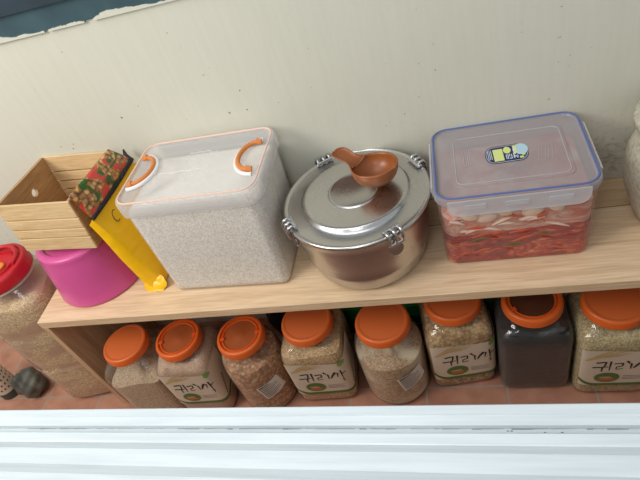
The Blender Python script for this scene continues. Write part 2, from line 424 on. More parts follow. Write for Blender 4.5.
def make_label(parent, P, dz=0):
    W0 = Wrap(P); m = MB(); W = lambda u, z, o: W0(u, z + dz, o)
    top = lambda u: .182 - .004 * math.sin(u * 30) if u < .066 else min(.19, .182 + (u - .066) * .3)
    patch(m, W, lambda u: .047, top, -.071, .150, .0008, 0, 40)
    band0 = lambda u: .045 + (0.022 * max(0, (-u - .035) / .036) ** 2 if u < -.035 else 0) + (0.35 * (u - .09) if u > .09 else 0)
    patch(m, W, band0, lambda u: band0(u) + .0105, -.071, .150, .0012, 1, 40)
    o = .0015; wd = .0042
    for pts, k in [
        ([(92, 180), (158, 176), (150, 200), (132, 226)], 1.2), ([(72, 212), (175, 210)], 1.1), ([(136, 212), (134, 244)], 1), ([(188, 172), (184, 236)], 1.1),
        ([(212, 190), (268, 186), (264, 206), (228, 212), (228, 230), (272, 224)], 1.0),
        ([(290, 172), (312, 190)], 1.3), ([(322, 190), (322, 228)], 1.0),
        ([(392, 178), (366, 196), (340, 222)], 1.7), ([(408, 182), (398, 216)], 1.0), ([(436, 168), (440, 232)], 1.0), ([(440, 196), (478, 188)], 1.0), ([(428, 238), (446, 240), (440, 256)], 0.9)]:
        stroke(m, W, [cu(*q) for q in pts], wd * k, o, 2)
    u, z = cu(178, 287); oval(m, W, u, z, .0255, .0200, .0016, 3); oval(m, W, u, z + .003, .0225, .0160, .0019, 1); oval(m, W, u, z - .005, .015, .006, .0022, 4); oval(m, W, u - .003, z + .002, .013, .0025, .0023, 5)
    for y in (278, 290, 300): stroke(m, W, [cu(285, y), cu(428, y)], .0028, o, 6)
    for e in [(250, 92), (285, 104), (300, 118), (270, 130), (230, 138), (180, 142), (210, 96)]:
        stroke(m, W, [cu(20, 165), cu((20 + e[0]) / 2, (165 + e[1]) / 2 - 12), cu(*e)], .0040, o, 5)
    u, z = cu(468, 118); oval(m, W, u, z, .010, .008, o, 7); u, z = cu(450, 128); oval(m, W, u, z, .006, .006, o, 7)
    for i in range(7):                                   # upright black lettering round the corner
        uu = .084 + i * .0035; zz = .062 + i * .009
        stroke(m, W, [(uu, zz), (uu + .009, zz + .004)], .0035, o, 2); stroke(m, W, [(uu + .002, zz + .004), (uu + .004, zz - .003)], .0025, o, 2)
    lb = m.build('label', LABM, parent, smooth=False); lb['label'] = 'cream paper label with black brush writing and green band'
    return lb
def make_sticker(parent, P, u0, tilt, w=.066, h=.058, z0=.108):
    W = Wrap(P); m = MB(); c, s = math.cos(tilt), math.sin(tilt)
    g = 8
    f = lambda a, b: (u0 + a * c - b * s, z0 + a * s + b * c)
    for i in range(g):
        for j in range(g):
            q = []
            for (di, dj) in ((0, 0), (1, 0), (1, 1), (0, 1)):
                a = -w / 2 + w * (i + di) / g; b = -h / 2 + h * (j + dj) / g
                q.append(W(*f(a, b), .001))
            m.add(q, [(0, 1, 2, 3)], 0)
    for k in range(7):
        b = h / 2 - .010 - k * .0068; ln = w * (.42 if k % 3 else .32)
        stroke(m, W, [f(-w / 2 + .004, b), f(-w / 2 + .004 + ln * 1.8, b)], .0030, .0018, 1)
    for k in range(2): stroke(m, W, [f(-w / 2 + .005, h / 2 - .004), f(.004, h / 2 - .004)], .004, .0018, 2)
    st = m.build('sticker', [plain('sticker_paper', (240, 234, 226), .6), plain('sticker_print', (128, 116, 106), .6), INK], parent, smooth=False); st['label'] = 'small white printed sticker'

def make_jar(loc, rz, label, kind, gm, level, style='plain', lab=False, sticker=None, upper=None, tilt=None):
    P = SQ if kind == 'square' else RD
    root = empty('grain_jar', loc, rz, label, 'jar', 'orange-capped jars under the shelf', rot=tilt)
    root.scale = (1.055, 1.055, 1.115) if loc[0] < -.5 else (1.11, 1.11, 1.11)
    body = MB()
    rings = [jar_section(z, hw, sq) for z, hw, sq in P]
    body.rings(rings, cap0=True).build('jar_body', CLEAR, root, angle=1.2)
    c = MB(); zs = [.003, .006, .014, .03] + [.03 + (level - .03) * i / 8 for i in range(1, 9)]
    rr = []
    for z in zs:
        hw, sq = prof_at(P, z); rr.append([(x, y, z + (0.004 * math.sin(x * 60 + loc[0] * 9) * math.cos(y * 50) if z == zs[-1] else 0)) for x, y, _ in jar_section(z, hw - .0022, sq)])
    top = rr[-1]; cz = sum(p[2] for p in top) / len(top)
    for k in (.7, .4, .1): rr.append([(x * k, y * k, z + (1 - k) * .006) for x, y, z in top])
    c.rings(rr, cap0=True, cap1=True).build('contents', gm, root, angle=1.2)
    make_cap(root, style)
    if lab: make_label(root, P, .010 if loc[0] < -.5 else 0)
    if sticker: make_sticker(root, P, *sticker)
    return root

G_millet = grain('hulled_barley', (196, 168, 136), (226, 202, 170), 330, rough=.7)
G_flour = grain('fine_brown_grain', (204, 166, 138), (218, 184, 156), 420, rough=.8, bump=.3)
G_chick = grain('tan_chickpeas', (186, 134, 96), (230, 178, 134), 125, (226, 190, 152), bump=1.0)
G_gold = grain('golden_oat_rice', (206, 162, 108), (236, 202, 152), 300, (232, 210, 168))
G_mixed = grain('mixed_barley', (202, 164, 126), (230, 200, 160), 260, (228, 208, 176), patch=(222, 208, 178))
G_soy = grain('soybeans', (176, 138, 92), (220, 182, 130), 130, (212, 186, 146), bump=1.0)
G_black = grain('black_beans', (11, 12, 16), (24, 24, 31), 110, rough=.35, bump=.5)
G_oat = grain('greenish_grain', (184, 162, 116), (220, 200, 150), 270, (214, 200, 160))
Z = FL
make_jar((-0.950, .744, Z), .10, 'orange-capped clear jar of pale grain nearest the left side panel, without a paper label', 'square', G_millet, .165, 'plain')
make_jar((-0.784, .752, Z), .04, 'square orange-capped jar of fine brown grain with a cream label, second from the left panel', 'square', G_flour, .215, 'ring', lab=True)
make_jar((-0.596, .750, Z), .0, 'round jar of large tan chickpeas with a white sticker and smoky orange cap', 'round', G_chick, .190, 'ring', sticker=(.052, .22))
make_jar((-0.415, .784, Z), .05, 'square jar of golden grain with cream label, between the chickpea jar and a round jar', 'square', G_gold, .205, 'plain', lab=True)
make_jar((-0.214, .769, Z), .0, 'round jar of layered pale barley with tilted white sticker, under the steel pot', 'round', G_mixed, .165, 'plain', sticker=(.054, .22))
make_jar((-0.040, .822, Z), .14, 'square jar of tan soybeans with cream label turned leftward, beside the black bean jar', 'square', G_soy, .215, 'plain', lab=True)
make_jar((0.1450, .805, Z), .0, 'square jar of black beans with a smoky orange cap and no label', 'square', G_black, .212, 'hook')
make_jar((0.3185, .788, Z), .0, 'square jar of greenish oat grain with cream label, farthest right under the shelf', 'square', G_oat, .215, 'plain', lab=True)

# things at the back under the shelf
GP = plain('green_plastic', (38, 140, 74), .45)
def basin():
    root = empty('green_basket', (-0.13, .958, FL), 0, 'green plastic basket in the shadow behind the jars under the shelf', 'basket')
    m = MB(); rings = []
    for z, w_, d_ in ((0, .50, .055), (.004, .51, .06), (.30, .56, .08), (.31, .575, .088), (.316, .575, .088), (.316, .56, .078), (.30, .552, .072), (.01, .50, .05)):
        rings.append(rrect(w_, d_, .02, 6, z))
    m.rings(rings, cap0=True, cap1=True).build('basket_body', GP, root, angle=.7)
    r = MB()
    for k in range(5): r.tube([(x, y, .04 + k * .045) for x, y, _ in rrect(.518 + k * .0085, .064 + k * .003, .02, 6)], .0022, 6, closed=True)
    r.build('rib', GP, root)
basin()
BLK = plain('black_bag_plastic', (22, 22, 26), .4)
def lumpy(name, loc, r3, mat, label, cat, seed, amp=.14, name2=None):
    rnd = random.Random(seed); bm = bmesh.new(); bmesh.ops.create_icosphere(bm, subdivisions=4, radius=1)
    ph = [rnd.uniform(0, 6) for _ in range(9)]
    for v in bm.verts:
        p = v.co.copy()
        k = 1 + amp * (math.sin(4 * p.x + ph[0]) * math.sin(5 * p.y + ph[1]) + .6 * math.sin(9 * p.z + ph[2]) * math.sin(8 * p.x + ph[3]) + .35 * abs(math.sin(14 * p.y + ph[4] + 5 * p.z)))
        v.co = Vector((p.x * r3[0] * k, p.y * r3[1] * k, max(-.82, p.z) * r3[2] * (k if p.z > -.8 else 1) + r3[2] * .82 ))
        v.co.z = max(v.co.z, 0)
    for f in bm.faces: f.smooth = True
    me = bpy.data.meshes.new(name); bm.to_mesh(me); bm.free(); me.materials.append(mat)
    o = bpy.data.objects.new(name, me); COL.objects.link(o); o.location = loc; return tag(o, label, cat)
lumpy('plastic_bag', (-.50, .935, FL), (.10, .05, .14), BLK, 'dark plastic bag tucked at the back behind the chickpea jar', 'bag', 5)

# ------------------------------------------------------------------ big red-capped jar, left of the shelf
RED = plain('red_cap_plastic', (190, 24, 38), .4); ORH = plain('orange_handle_grip', (236, 140, 52), .4)
BIGC = clear('big_jar_plastic', haze=.05, hazecol=(214, 205, 192), edge=.3)
def big_jar():
    root = empty('storage_jar', (-1.234, .828, FL), .2, 'tall clear jar of beige grain with a red screw cap, left of the shelf', 'jar')
    P = [(0, .085, .35), (.006, .097, .35), (.02, .104, .35), (.16, .106, .35), (.168, .101, .35), (.178, .101, .35), (.186, .106, .35), (.34, .106, .35), (.348, .102, .35), (.356, .106, .35), (.425, .106, .3), (.462, .101, .15), (.488, .090, 0), (.502, .0815, 0), (.509, .0795, 0), (.515, .0795, 0)]
    P = [(z + .018 * min(1, z / .16), hw, sq) for z, hw, sq in P]
    MB().rings([jar_section(z, hw, sq, 72) for z, hw, sq in P], cap0=True).build('jar_body', BIGC, root, angle=1.3)
    g = grain('beige_wheat', (204, 170, 126), (234, 204, 160), 240, (232, 214, 184), patch=(186, 150, 122))
    zz = [.004, .01, .022, .09, .16, .168, .178, .186, .26, .34, .348, .356, .40, .44, .462, .472]
    rr = []
    for z in zz:
        hw, sq = prof_at(P, z); rr.append(jar_section(z, hw - .003, sq, 72))
    rr.append([(x * .5, y * .5, z + .006) for x, y, z in rr[-1]])
    MB().rings(rr, cap0=True, cap1=True).build('contents', g, root, angle=1.3)
    m = MB(); n = 96; DZ = .135; KS = 1.05
    def ring(r, z, kn=0): return [(KS * (r + (kn if j % 3 == 0 else 0)) * math.cos(2 * PI * j / n), KS * (r + (kn if j % 3 == 0 else 0)) * math.sin(2 * PI * j / n), z + DZ) for j in range(n)]
    m.rings([ring(.082, .388), ring(.084, .390), ring(.0838, .395, .0008), ring(.0825, .416, .0008), ring(.080, .424), ring(.077, .4265), ring(.071, .4265), ring(.069, .420), ring(.052, .419), ring(.050, .425), ring(.046, .426), ring(.0445, .419), ring(.01, .418)], cap1=True)
    cap = m.build('cap', RED, root, angle=.9)
    h = MB()                                              # folded carrying bail across the cap
    pts = [(.066 * math.cos(a), .062 * math.sin(a), .428 + DZ + .006 * math.sin((a + .3) / 3.7 * PI)) for a in [(-.3 + 3.7 * i / 24) for i in range(25)]]
    h.tube(pts, .0062, 10); h.build('handle', RED, cap)
    gr_ = MB(); gr_.lathe([(.0, .4195), (.02, .4195), (.024, .422), (.024, .427), (.020, .430), (.0, .4305)], 32)
    gr_.xf(Matrix.Diagonal((1.25, .8, 1, 1))).xf(Matrix.Translation((.004, -.012, DZ)))
    gp = gr_.build('grip', ORH, cap); gp['label'] = 'orange oval grip on the red cap'
    MB().lathe([(.083, .515), (.0885, .516), (.0890, .5195), (.083, .521)], 64).build('collar', clear('collar_plastic', haze=.35, hazecol=(230, 222, 205)), root)
big_jar()

# small things on the floor at the far left
lumpy('plastic_bag', (-1.475, .765, FL), (.050, .045, .055), plain('dark_grey_bag', (92, 92, 84), .6, var=.5), 'dark grey crumpled bag lying on the tiles beside the red-capped jar', 'bag', 11, .16)
def pack():
    root = empty('snack_tube', (-1.585, .765, FL), 0, 'pale tube-shaped packet with red marks standing on the tiles at far left', 'packet', rot=(0, 0.0, .4))
    MB().lathe([(.0, 0), (.036, 0), (.038, .003), (.038, .03), (.038, .034)], 40).build('base_ring', plain('packet_dark', (60, 70, 66), .5), root)
    MB().lathe([(.038, .034), (.038, .15), (.036, .154), (0, .154)], 40).build('sleeve', plain('packet_cream', (206, 196, 176), .55), root)
    m = MB()
    for k in range(5):
        for j in range(10):
            a0 = -PI / 2 + j * .34; z = .05 + k * .02
            m.add([(.0386 * math.cos(a), .0386 * math.sin(a), zz) for a, zz in ((a0, z), (a0 + .16, z + .002), (a0 + .16, z + .010), (a0, z + .008))], [(0, 1, 2, 3)])
    m.build('printed_marks', plain('packet_red', (164, 52, 48), .5), root)
pack()

# ------------------------------------------------------------------ pink stool + crate + pouch
PINK = N('pink_plastic'); PINK.pbsdf(lin((206, 84, 146)), .33, spec=.5); PINK = PINK.m
def stool():
    root = empty('plastic_stool', (-.966, .873, 0), 0, 'pink round plastic stool upended on the shelf under the wooden crate', 'stool')
    prof = [(.122, 0), (.128, .001), (.1305, .005), (.1305, .010), (.129, .018), (.127, .026), (.1255, .034), (.119, .08), (.111, .13), (.108, .142), (.1085, .148), (.106, .154), (.102, .157), (.094, .158)]
    MB().lathe(prof, 72).build('stool_wall', PINK, root, angle=1.0)
    MB().lathe([(.094, .158), (.088, .1575), (.086, .153), (.04, .152), (.0, .152)], 72).build('seat', PINK, root, angle=1.0)
stool()
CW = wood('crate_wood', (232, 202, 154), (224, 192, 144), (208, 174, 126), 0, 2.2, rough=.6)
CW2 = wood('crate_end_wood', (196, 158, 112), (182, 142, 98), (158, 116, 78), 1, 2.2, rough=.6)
def crate():
    cx, cy, cz = -.940, .899, .238
    w_, d_, h_ = .198, .209, .141
    root = empty('wooden_crate', (cx, cy, cz), 0, 'small slatted wooden crate, empty, resting tilted on the pink stool', 'crate', rot=(-.065, .068, -.02))
    t = .008; x0, x1, y0, y1, z0, z1 = -w_ / 2, w_ / 2, -d_ / 2, d_ / 2, -h_ / 2, h_ / 2
    # end boards, the left one with a finger hole
    for sx in (-1, 1):
        m = MB(); xa = x0 if sx < 0 else x1 - t; xb = xa + t
        ya, yb = y0 + .006, y1 - .006
        hr, hz, hy = .011, z1 - .048, 0.012
        n = 24; faces = []
        circ = [(hy + hr * math.cos(2 * PI * i / n), hz + hr * math.sin(2 * PI * i / n)) for i in range(n)]
        def sq(i):
            a = 2 * PI * i / n; c, s = math.cos(a), math.sin(a)
            k = min(((yb - hy) if c > 0 else (hy - ya)) / abs(c) if abs(c) > 1e-6 else 9, ((z1 - hz) if s > 0 else (hz - z0)) / abs(s) if abs(s) > 1e-6 else 9)
            return (hy + k * c, hz + k * s)
        sqr = [sq(i) for i in range(n)]
        # snap nearest samples to the corners so the outline stays rectangular
        for cyy, czz in ((ya, z0), (yb, z0), (yb, z1), (ya, z1)):
            i = min(range(n), key=lambda q: (sqr[q][0] - cyy) ** 2 + (sqr[q][1] - czz) ** 2); sqr[i] = (cyy, czz)
        vs_ = [(xa, a, b) for a, b in circ] + [(xa, a, b) for a, b in sqr] + [(xb, a, b) for a, b in circ] + [(xb, a, b) for a, b in sqr]
        for i in range(n):
            j = (i + 1) % n
            faces += [(i, j, n + j, n + i), (2 * n + i, 3 * n + i, 3 * n + j, 2 * n + j), (i, 2 * n + i, 2 * n + j, j), (n + i, n + j, 3 * n + j, 3 * n + i)]
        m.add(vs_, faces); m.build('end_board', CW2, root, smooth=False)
    hs = [(z1 - .044, z1), (z1 - .074, z1 - .048), (z1 - .101, z1 - .078), (z0, z1 - .105)]
    for ys in (y0, y1 - .006):
        for a, b in hs:
            MB().box(x0 - .001, x1 + .001, ys, ys + .006, a, b).build('slat', CW, root, bevel=.0008, seg=1)
    for k in range(4):
        ya = y0 + .007 + k * .0485
        MB().box(x0 + t, x1 - t, ya, ya + .0455, z0, z0 + .005).build('bottom_board', CW, root, bevel=.0006, seg=1)
crate()

def foodprint():
    k = N('pouch_picture')
    v = k.n('TexVoronoi'); v.inputs['Scale'].default_value = 100; k.l(k.mapping(), v.inputs['Vector'])
    sep = k.n('SeparateColor'); k.l(v.outputs['Color'], sep.inputs[0])
    peas = k.ramp(sep.outputs[0], [(0.2, (176, 118, 60)), (0.6, (212, 160, 92)), (0.9, (228, 184, 120))])
    sh = k.ramp(v.outputs['Distance'], [(0.3, (255, 255, 255)), (0.8, (96, 70, 46))])
    peas = k.mix(.9, peas, sh, 'MULTIPLY')
    n1 = k.noise(k.mapping(loc=(.3, .2, .1)), 24, 2, .4, .6)
    col = k.mix(k.ramp(n1, [(0.49, (0, 0, 0)), (0.53, (255, 255, 255))]), peas, lin((206, 66, 56)))
    n2 = k.noise(k.mapping((1, .6, 1), loc=(1.3, 3.2, 2.1)), 34, 2, .4, 1.2)
    col = k.mix(k.ramp(n2, [(0.52, (0, 0, 0)), (0.56, (255, 255, 255))]), col, lin((52, 92, 34)))
    k.pbsdf(col, .25, coat=.4); return k.m
YEL = N('yellow_pouch_film'); _n = YEL.noise(YEL.mapping((1, 1, 2)), 22, 3)
YEL.pbsdf(lin((246, 190, 12)), .32, normal=YEL.bump(_n, .5, .006)); YEL = YEL.m
BLKF = plain('black_pouch_band', (28, 26, 30), .25)
def pouch():
    ox, oy_, oz_ = -.775, .80, 0
    root = empty('snack_pouch', (ox, oy_, oz_), 0, 'yellow snack pouch with chickpea and vegetable picture, squeezed between crate and rice box', 'pouch')
    V = lambda x, y, z: (x - ox, y - oy_, z - oz_)
    # corner rails: right face lower/upper, left; front and back
    B, C_ = Vector((-.815, .80, .247)), Vector((-.772, .985, .272))
    A, D = Vector((-.829, .80, .322)), Vector((-.797, .96, .327))
    BR0, BR1 = Vector((-.748, .806, .004)), Vector((-.728, .975, .004))
    BL0, BL1 = Vector((-.792, .787, .004)), Vector((-.772, .975, .004))
    TL0, TL1 = Vector((-.832, .800, .232)), Vector((-.806, .975, .255))
    m = MB(); rings = []
    for t in [i / 14 for i in range(15)]:
        bulge = .009 * math.sin(PI * min(1, t * 1.1)); pinch = 1 - .55 * max(0, (.14 - t) / .14)
        fr, fb = BR0.lerp(B, t), BR1.lerp(C_, t); lf, lb = BL0.lerp(TL0, t), BL1.lerp(TL1, t)
        cen = (fr + fb + lf + lb) / 4
        ring = []
        for a, b, nrm in ((lf, fr, Vector((0, -1, 0))), (fr, fb, Vector((1, 0, 0))), (fb, lb, Vector((0, 1, 0))), (lb, lf, Vector((-1, 0, 0)))):
            for i in range(6):
                s = i / 6; p = a.lerp(b, s) + nrm * bulge * math.sin(PI * s) * (.9 if nrm.x else .5)
                p = Vector((cen.x + (p.x - cen.x) * pinch, p.y, p.z)); p.x += .0012 * math.sin(40 * p.y + 9 * t)
                ring.append(V(*p))
        rings.append(ring)
    m.rings(rings, cap0=True, cap1=True).build('pouch_body', YEL, root, angle=.9)
    # crimped bottom seal
    c = MB(); rr = []
    for i in range(9):
        t = i / 8; zt = .003 + .040 * (1 - t); w0 = .026 + .006 * math.sin(PI * t)
        rr.append([(.004 + w0 * math.cos(2 * PI * j / 14) * (1 + .10 * math.sin(3 * j + 5 * t)), .004 - .020 * t ** .6 + .006 * math.sin(2 * PI * j / 14), max(.0015, zt * .62 + .006 * math.sin(2 * PI * j / 14) + .0025 * math.sin(4 * j + 7 * t))) for j in range(14)])
    c.rings(rr, cap0=True, cap1=True)
    c.build('bottom_fold', YEL, root, angle=.5)
    # black band along the fold
    off = Vector((.006, -.004, .003))
    b = MB(); b.tube([V(*(B.lerp(C_, t) + Vector((.001 + .004 * math.sin(PI * t), 0, .002)) )) for t in [i / 10 for i in range(11)]], .0068, 10)
    b.build('black_band', BLKF, root)
    # picture flap leaning on the crate rim
    f = MB(); top = []; n = 10
    nrm = (C_ - B).cross(A - B).normalized()
    if nrm.x < 0: nrm = -nrm
    for i in range(n + 1):
        row = []
        for j in range(n + 1):
            s, t = i / n, j / n
            p = B.lerp(C_, s).lerp(A.lerp(D, s), t) + nrm * (.004 + .010 * math.sin(PI * s) ** .7 * math.sin(PI * t) ** .7 + .0015 * math.sin(23 * s) * math.sin(9 * t))
            row.append(V(*p))
        top.append(row)
    f.rings(top, closed=False); fo = f.build('picture_flap', foodprint(), root, solid=.006)
    fo['label'] = 'glossy flap printed with chickpeas, tomato and greens'
    # dark handwritten curve on the yellow face
    t0 = MB(); q = []
    cc = BR0.lerp(B, .86).lerp(BR1.lerp(C_, .86), .22)
    for i in range(13):
        a = .9 + 4.2 * i / 12
        q.append(V(cc.x + .0105, cc.y + .011 * math.cos(a) , cc.z + .016 * math.sin(a)))
    t0.tube(q, .0011, 6); t0.build('printed_curve', INK, root)
    tp = MB(); tp.tube([V(*(C_ + Vector((0, -.002, 0)))), V(*(C_ + Vector((-.012, .004, .012)))), V(*(C_ + Vector((-.010, .006, .028))))], [.006, .006, .002], 8); tp.build('corner_tip', BLKF, root)
pouch()

# ------------------------------------------------------------------ rice box
def milky(name, c, a0, a1, rough=.35):
    k = N(name)
    lw = k.n('LayerWeight'); lw.inputs[0].default_value = .3
    mr = k.n('MapRange'); k.l(lw.outputs['Facing'], mr.inputs[0]); mr.inputs[3].default_value = a0; mr.inputs[4].default_value = a1
    k.pbsdf(lin(c), rough, alpha=mr.outputs[0]); return k.m
MILK = milky('milky_box_plastic', (222, 218, 214), .08, .55)
MILKL = milky('milky_lid_plastic', (232, 230, 230), .22, .65, .3)
def box_rings(specs, n=8): return [rrect(w_, d_, r, n, z, 0, cy) for (w_, d_, r, z, cy) in specs]
def rice_box():
    root = empty('rice_container', (-.553, .884, 0), -.025, 'large milky plastic container full of white rice, with orange lid handles', 'container')
    H_ = .272
    MB().rings(box_rings([(.292, .196, .014, 0, -.008), (.305, .209, .018, .003, -.008), (.308, .212, .020, .008, -.0078), (.309, .2125, .020, .02, -.0074), (.318, .215, .025, .14, -.0036), (.327, .2174, .03, H_ - .01, 0), (.328, .218, .03, H_, 0), (.330, .220, .03, H_ + .008, 0)]), cap0=True).build('box_body', MILK, root, angle=1.2)
    k = N('white_rice'); v = k.n('TexVoronoi'); v.inputs['Scale'].default_value = 330; k.l(k.mapping((1.3, 1.3, .8)), v.inputs['Vector'])
    sep = k.n('SeparateColor'); k.l(v.outputs['Color'], sep.inputs[0])
    col = k.ramp(sep.outputs[0], [(.05, (206, 198, 188)), (.5, (226, 219, 210)), (.95, (242, 237, 228))])
    k.pbsdf(col, .6, normal=k.bump(v.outputs['Distance'], .2, .001))
    MB().rings(box_rings([(.286, .190, .014, .002, -.008), (.304, .208, .018, .008, -.0078), (.3048, .2083, .018, .02, -.0074), (.3137, .2108, .023, .14, -.0036), (.3225, .2130, .028, .250, 0), (.3215, .2120, .028, .254, 0), (.30, .19, .02, .257, 0), (.1, .06, .01, .2575, 0)]), cap0=True, cap1=True).build('rice', k.m, root, angle=1.2)
    lid = MB()
    lid.rings(box_rings([(.334, .224, .032, .258, 0), (.339, .229, .034, .258, 0), (.341, .231, .034, .264, 0), (.341, .231, .034, .290, 0), (.337, .227, .034, .2955, 0), (.326, .216, .030, .2965, 0), (.320, .210, .028, .2925, 0), (.31, .20, .024, .2923, 0), (.02, .02, .005, .2923, 0)]), cap1=True)
    L = lid.build('lid', MILKL, root, angle=.9)
    GK = plain('peach_gasket', (236, 196, 178), .5)
    MB().tube(rrect(.3275, .2175, .031, 8, .2962), .0019, 8, closed=True).build('gasket', GK, L)
    OH = plain('orange_handle_plastic', (214, 128, 60), .4)
    for sx in (-1, 1):
        # D-shaped recess rim and the orange bar handle inside it
        rim = [(sx * (.151 - .050 * math.sin(a)), -.060 + .0 + .120 * (a / PI) , .297) for a in [PI * i / 24 for i in range(25)]]
        MB().tube([(x, .060 * -math.cos(PI * i / 24), z) for i, (x, y, z) in enumerate(rim)], .0045, 8).build('handle_rim', plain('white_lid_rim', (236, 234, 234), .35), L)
        hb = MB(); hb.tube([(sx * (.144 - .036 * math.sin(PI * i / 20)), .048 * -math.cos(PI * i / 20), .3015) for i in range(21)], .0052, 10)
        for s2 in (-1, 1): hb.tube([(sx * .150, s2 * .048, .300), (sx * .138, s2 * .048, .303)], .0065, 8)
        hb.build('handle', OH, L)
        # lock flap on the side
        MB().box(sx * .1705 - .002, sx * .1705 + .002, -.07, .07, .262, .291).build('lock_flap', MILK, L, bevel=.0015)
    for sy in (-1, 1):
        MB().box(-.150, .150, sy * .1155 - .002, sy * .1155 + .002, .262, .291).build('lock_flap', MILK, L, bevel=.0015)
    em = MB()
    for (x, y, w_) in ((-.005, .052, .055), (-.02, .028, .03), (.03, .046, .022), (-.03, -.012, .12)):
        em.tube([(x - w_ / 2 + w_ * i / 8, y + .0016 * math.sin(i * 2.1), .2928) for i in range(9)], .0006, 5)
    em.build('raised_marks', plain('white_lid_marks', (222, 222, 222), .4), L)
rice_box()

# ------------------------------------------------------------------ steel pot
def steel(name, c=(200, 196, 192), rough=.28):
    k = N(name); f = k.noise(k.mapping((1, 1, 16)), 6, 4, .6)
    r = k.n('MapRange'); k.l(f, r.inputs[0]); r.inputs[3].default_value = rough - .06; r.inputs[4].default_value = rough + .1
    k.pbsdf(lin(c), r.outputs[0], metal=1.0, normal=k.bump(f, .05, .002)); return k.m
ST = steel('brushed_steel'); ST2 = steel('lid_steel', (200, 197, 194), .24); ST3 = steel('clip_steel', (210, 210, 212), .2)
def pot():
    root = empty('steel_pot', (-.213, .855, 0), 0, 'round stainless steel pot with clamped stepped lid, in the middle of the shelf', 'pot')
    prof = [(.0, .0), (.112, 0), (.122, .003), (.130, .011), (.135, .022), (.1415, .050), (.1435, .058), (.143, .061), (.1475, .085), (.1545, .150), (.1565, .168), (.158, .170)]
    MB().lathe(prof, 96).build('pot_body', ST, root, angle=1.0)
    lid = MB().lathe([(.158, .1695), (.1612, .171), (.1628, .1745), (.1622, .1785), (.1595, .181), (.1565, .1805), (.1545, .178), (.152, .1775), (.124, .1795), (.119, .182), (.1165, .1862), (.1135, .188), (.108, .188), (.060, .1905), (.0575, .1905), (.0560, .1926), (.0535, .1930), (.0515, .1918), (.050, .1905), (.0, .1908)], 96).build('pot_lid', ST2, root, angle=1.2)
    for a in (-2.62, -1.0, .54, 2.14):
        c = empty_mesh = MB()
        # wire loops over the rim, hinge barrel and lever plate
        for s in (-.011, 0, .011):
            c.tube([(.150, s, .1795), (.156, s, .1855), (.163, s, .1845), (.1675, s, .178), (.1665, s, .168), (.163, s, .160)], .0026, 8)
        c.tube([(.150, -.015, .1815), (.150, .015, .1815)], .0034, 10)
        c.tube([(.1640, -.013, .161), (.1640, .013, .161)], .003, 10)
        c.lathe([(0, 0), (.0115, 0), (.0115, .002), (0, .002)], 20)
        n = 20 * 4
        pv = c.v[-n:]
        c.v[-n:] = [(.1575 + z * 1.0 - x * .12, y * 1.0, .145 + x) for x, y, z in pv]
        c.box(.153, .1595, -.008, .008, .143, .163)
        c.v = [(.157 + (x - .157) * 1.2, y * 1.35, .172 + (z - .172) * 1.3) for x, y, z in c.v]; c.xf(Matrix.Rotation(a, 4, 'Z')); c.build('clip', ST3, root, angle=.8)
pot()

# ------------------------------------------------------------------ gourd-shaped scoop on the pot lid
def scoop():
    mat = N('terracotta_scoop_plastic'); f = mat.noise(mat.mapping(), 30, 3)
    mat.pbsdf(mat.ramp(f, [(.3, (140, 78, 38)), (.7, (156, 90, 46))]), .35)
    root = empty('scoop', (-.164, .866, .1965), 0, 'brown plastic gourd-shaped scoop lying on the steel pot lid', 'scoop', rot=(.10, 0, 2.60))
    # along +x: bowl then handle;   (x, half width, depth, rim height)
    secs = [(-.0445, .003, .002, .043), (-.042, .014, .018, .043), (-.036, .025, .030, .042), (-.026, .034, .037, .041), (-.013, .0400, .040, .040), (.0, .0420, .041, .039), (.013, .0395, .039, .038), (.024, .0335, .033, .037),
            (.033, .0255, .022, .037), (.041, .0185, .012, .038), (.050, .0155, .008, .040), (.060, .0155, .0075, .0425), (.070, .0170, .008, .045), (.080, .0180, .008, .047), (.088, .0160, .007, .048), (.094, .010, .005, .0485), (.0965, .003, .002, .0485)]
    m = MB(); n = 16; rings = []
    for x, hw, dp, rz in secs:
        rings.append([(x, hw * math.cos(PI * j / n), rz - dp * math.sin(PI * j / n) ** .85 if 0 < j < n else rz) for j in range(n + 1)])
    rings = [[(x * (1.2 if x < .03 else 1) + (.006 if x >= .03 else 0), y * 1.2, z * 1.15) for x, y, z in q] for q in rings]
    m.rings(rings, closed=False)
    o = m.build('scoop_shell', mat.m, root, solid=.0028, sub=1)
    m2 = MB(); m2.tube([(.0395, -.023, .041), (.042, -.012, .0345), (.043, 0, .032), (.042, .012, .0345), (.0395, .023, .041)], .0022, 8); m2.build('ridge', mat.m, root)
scoop()

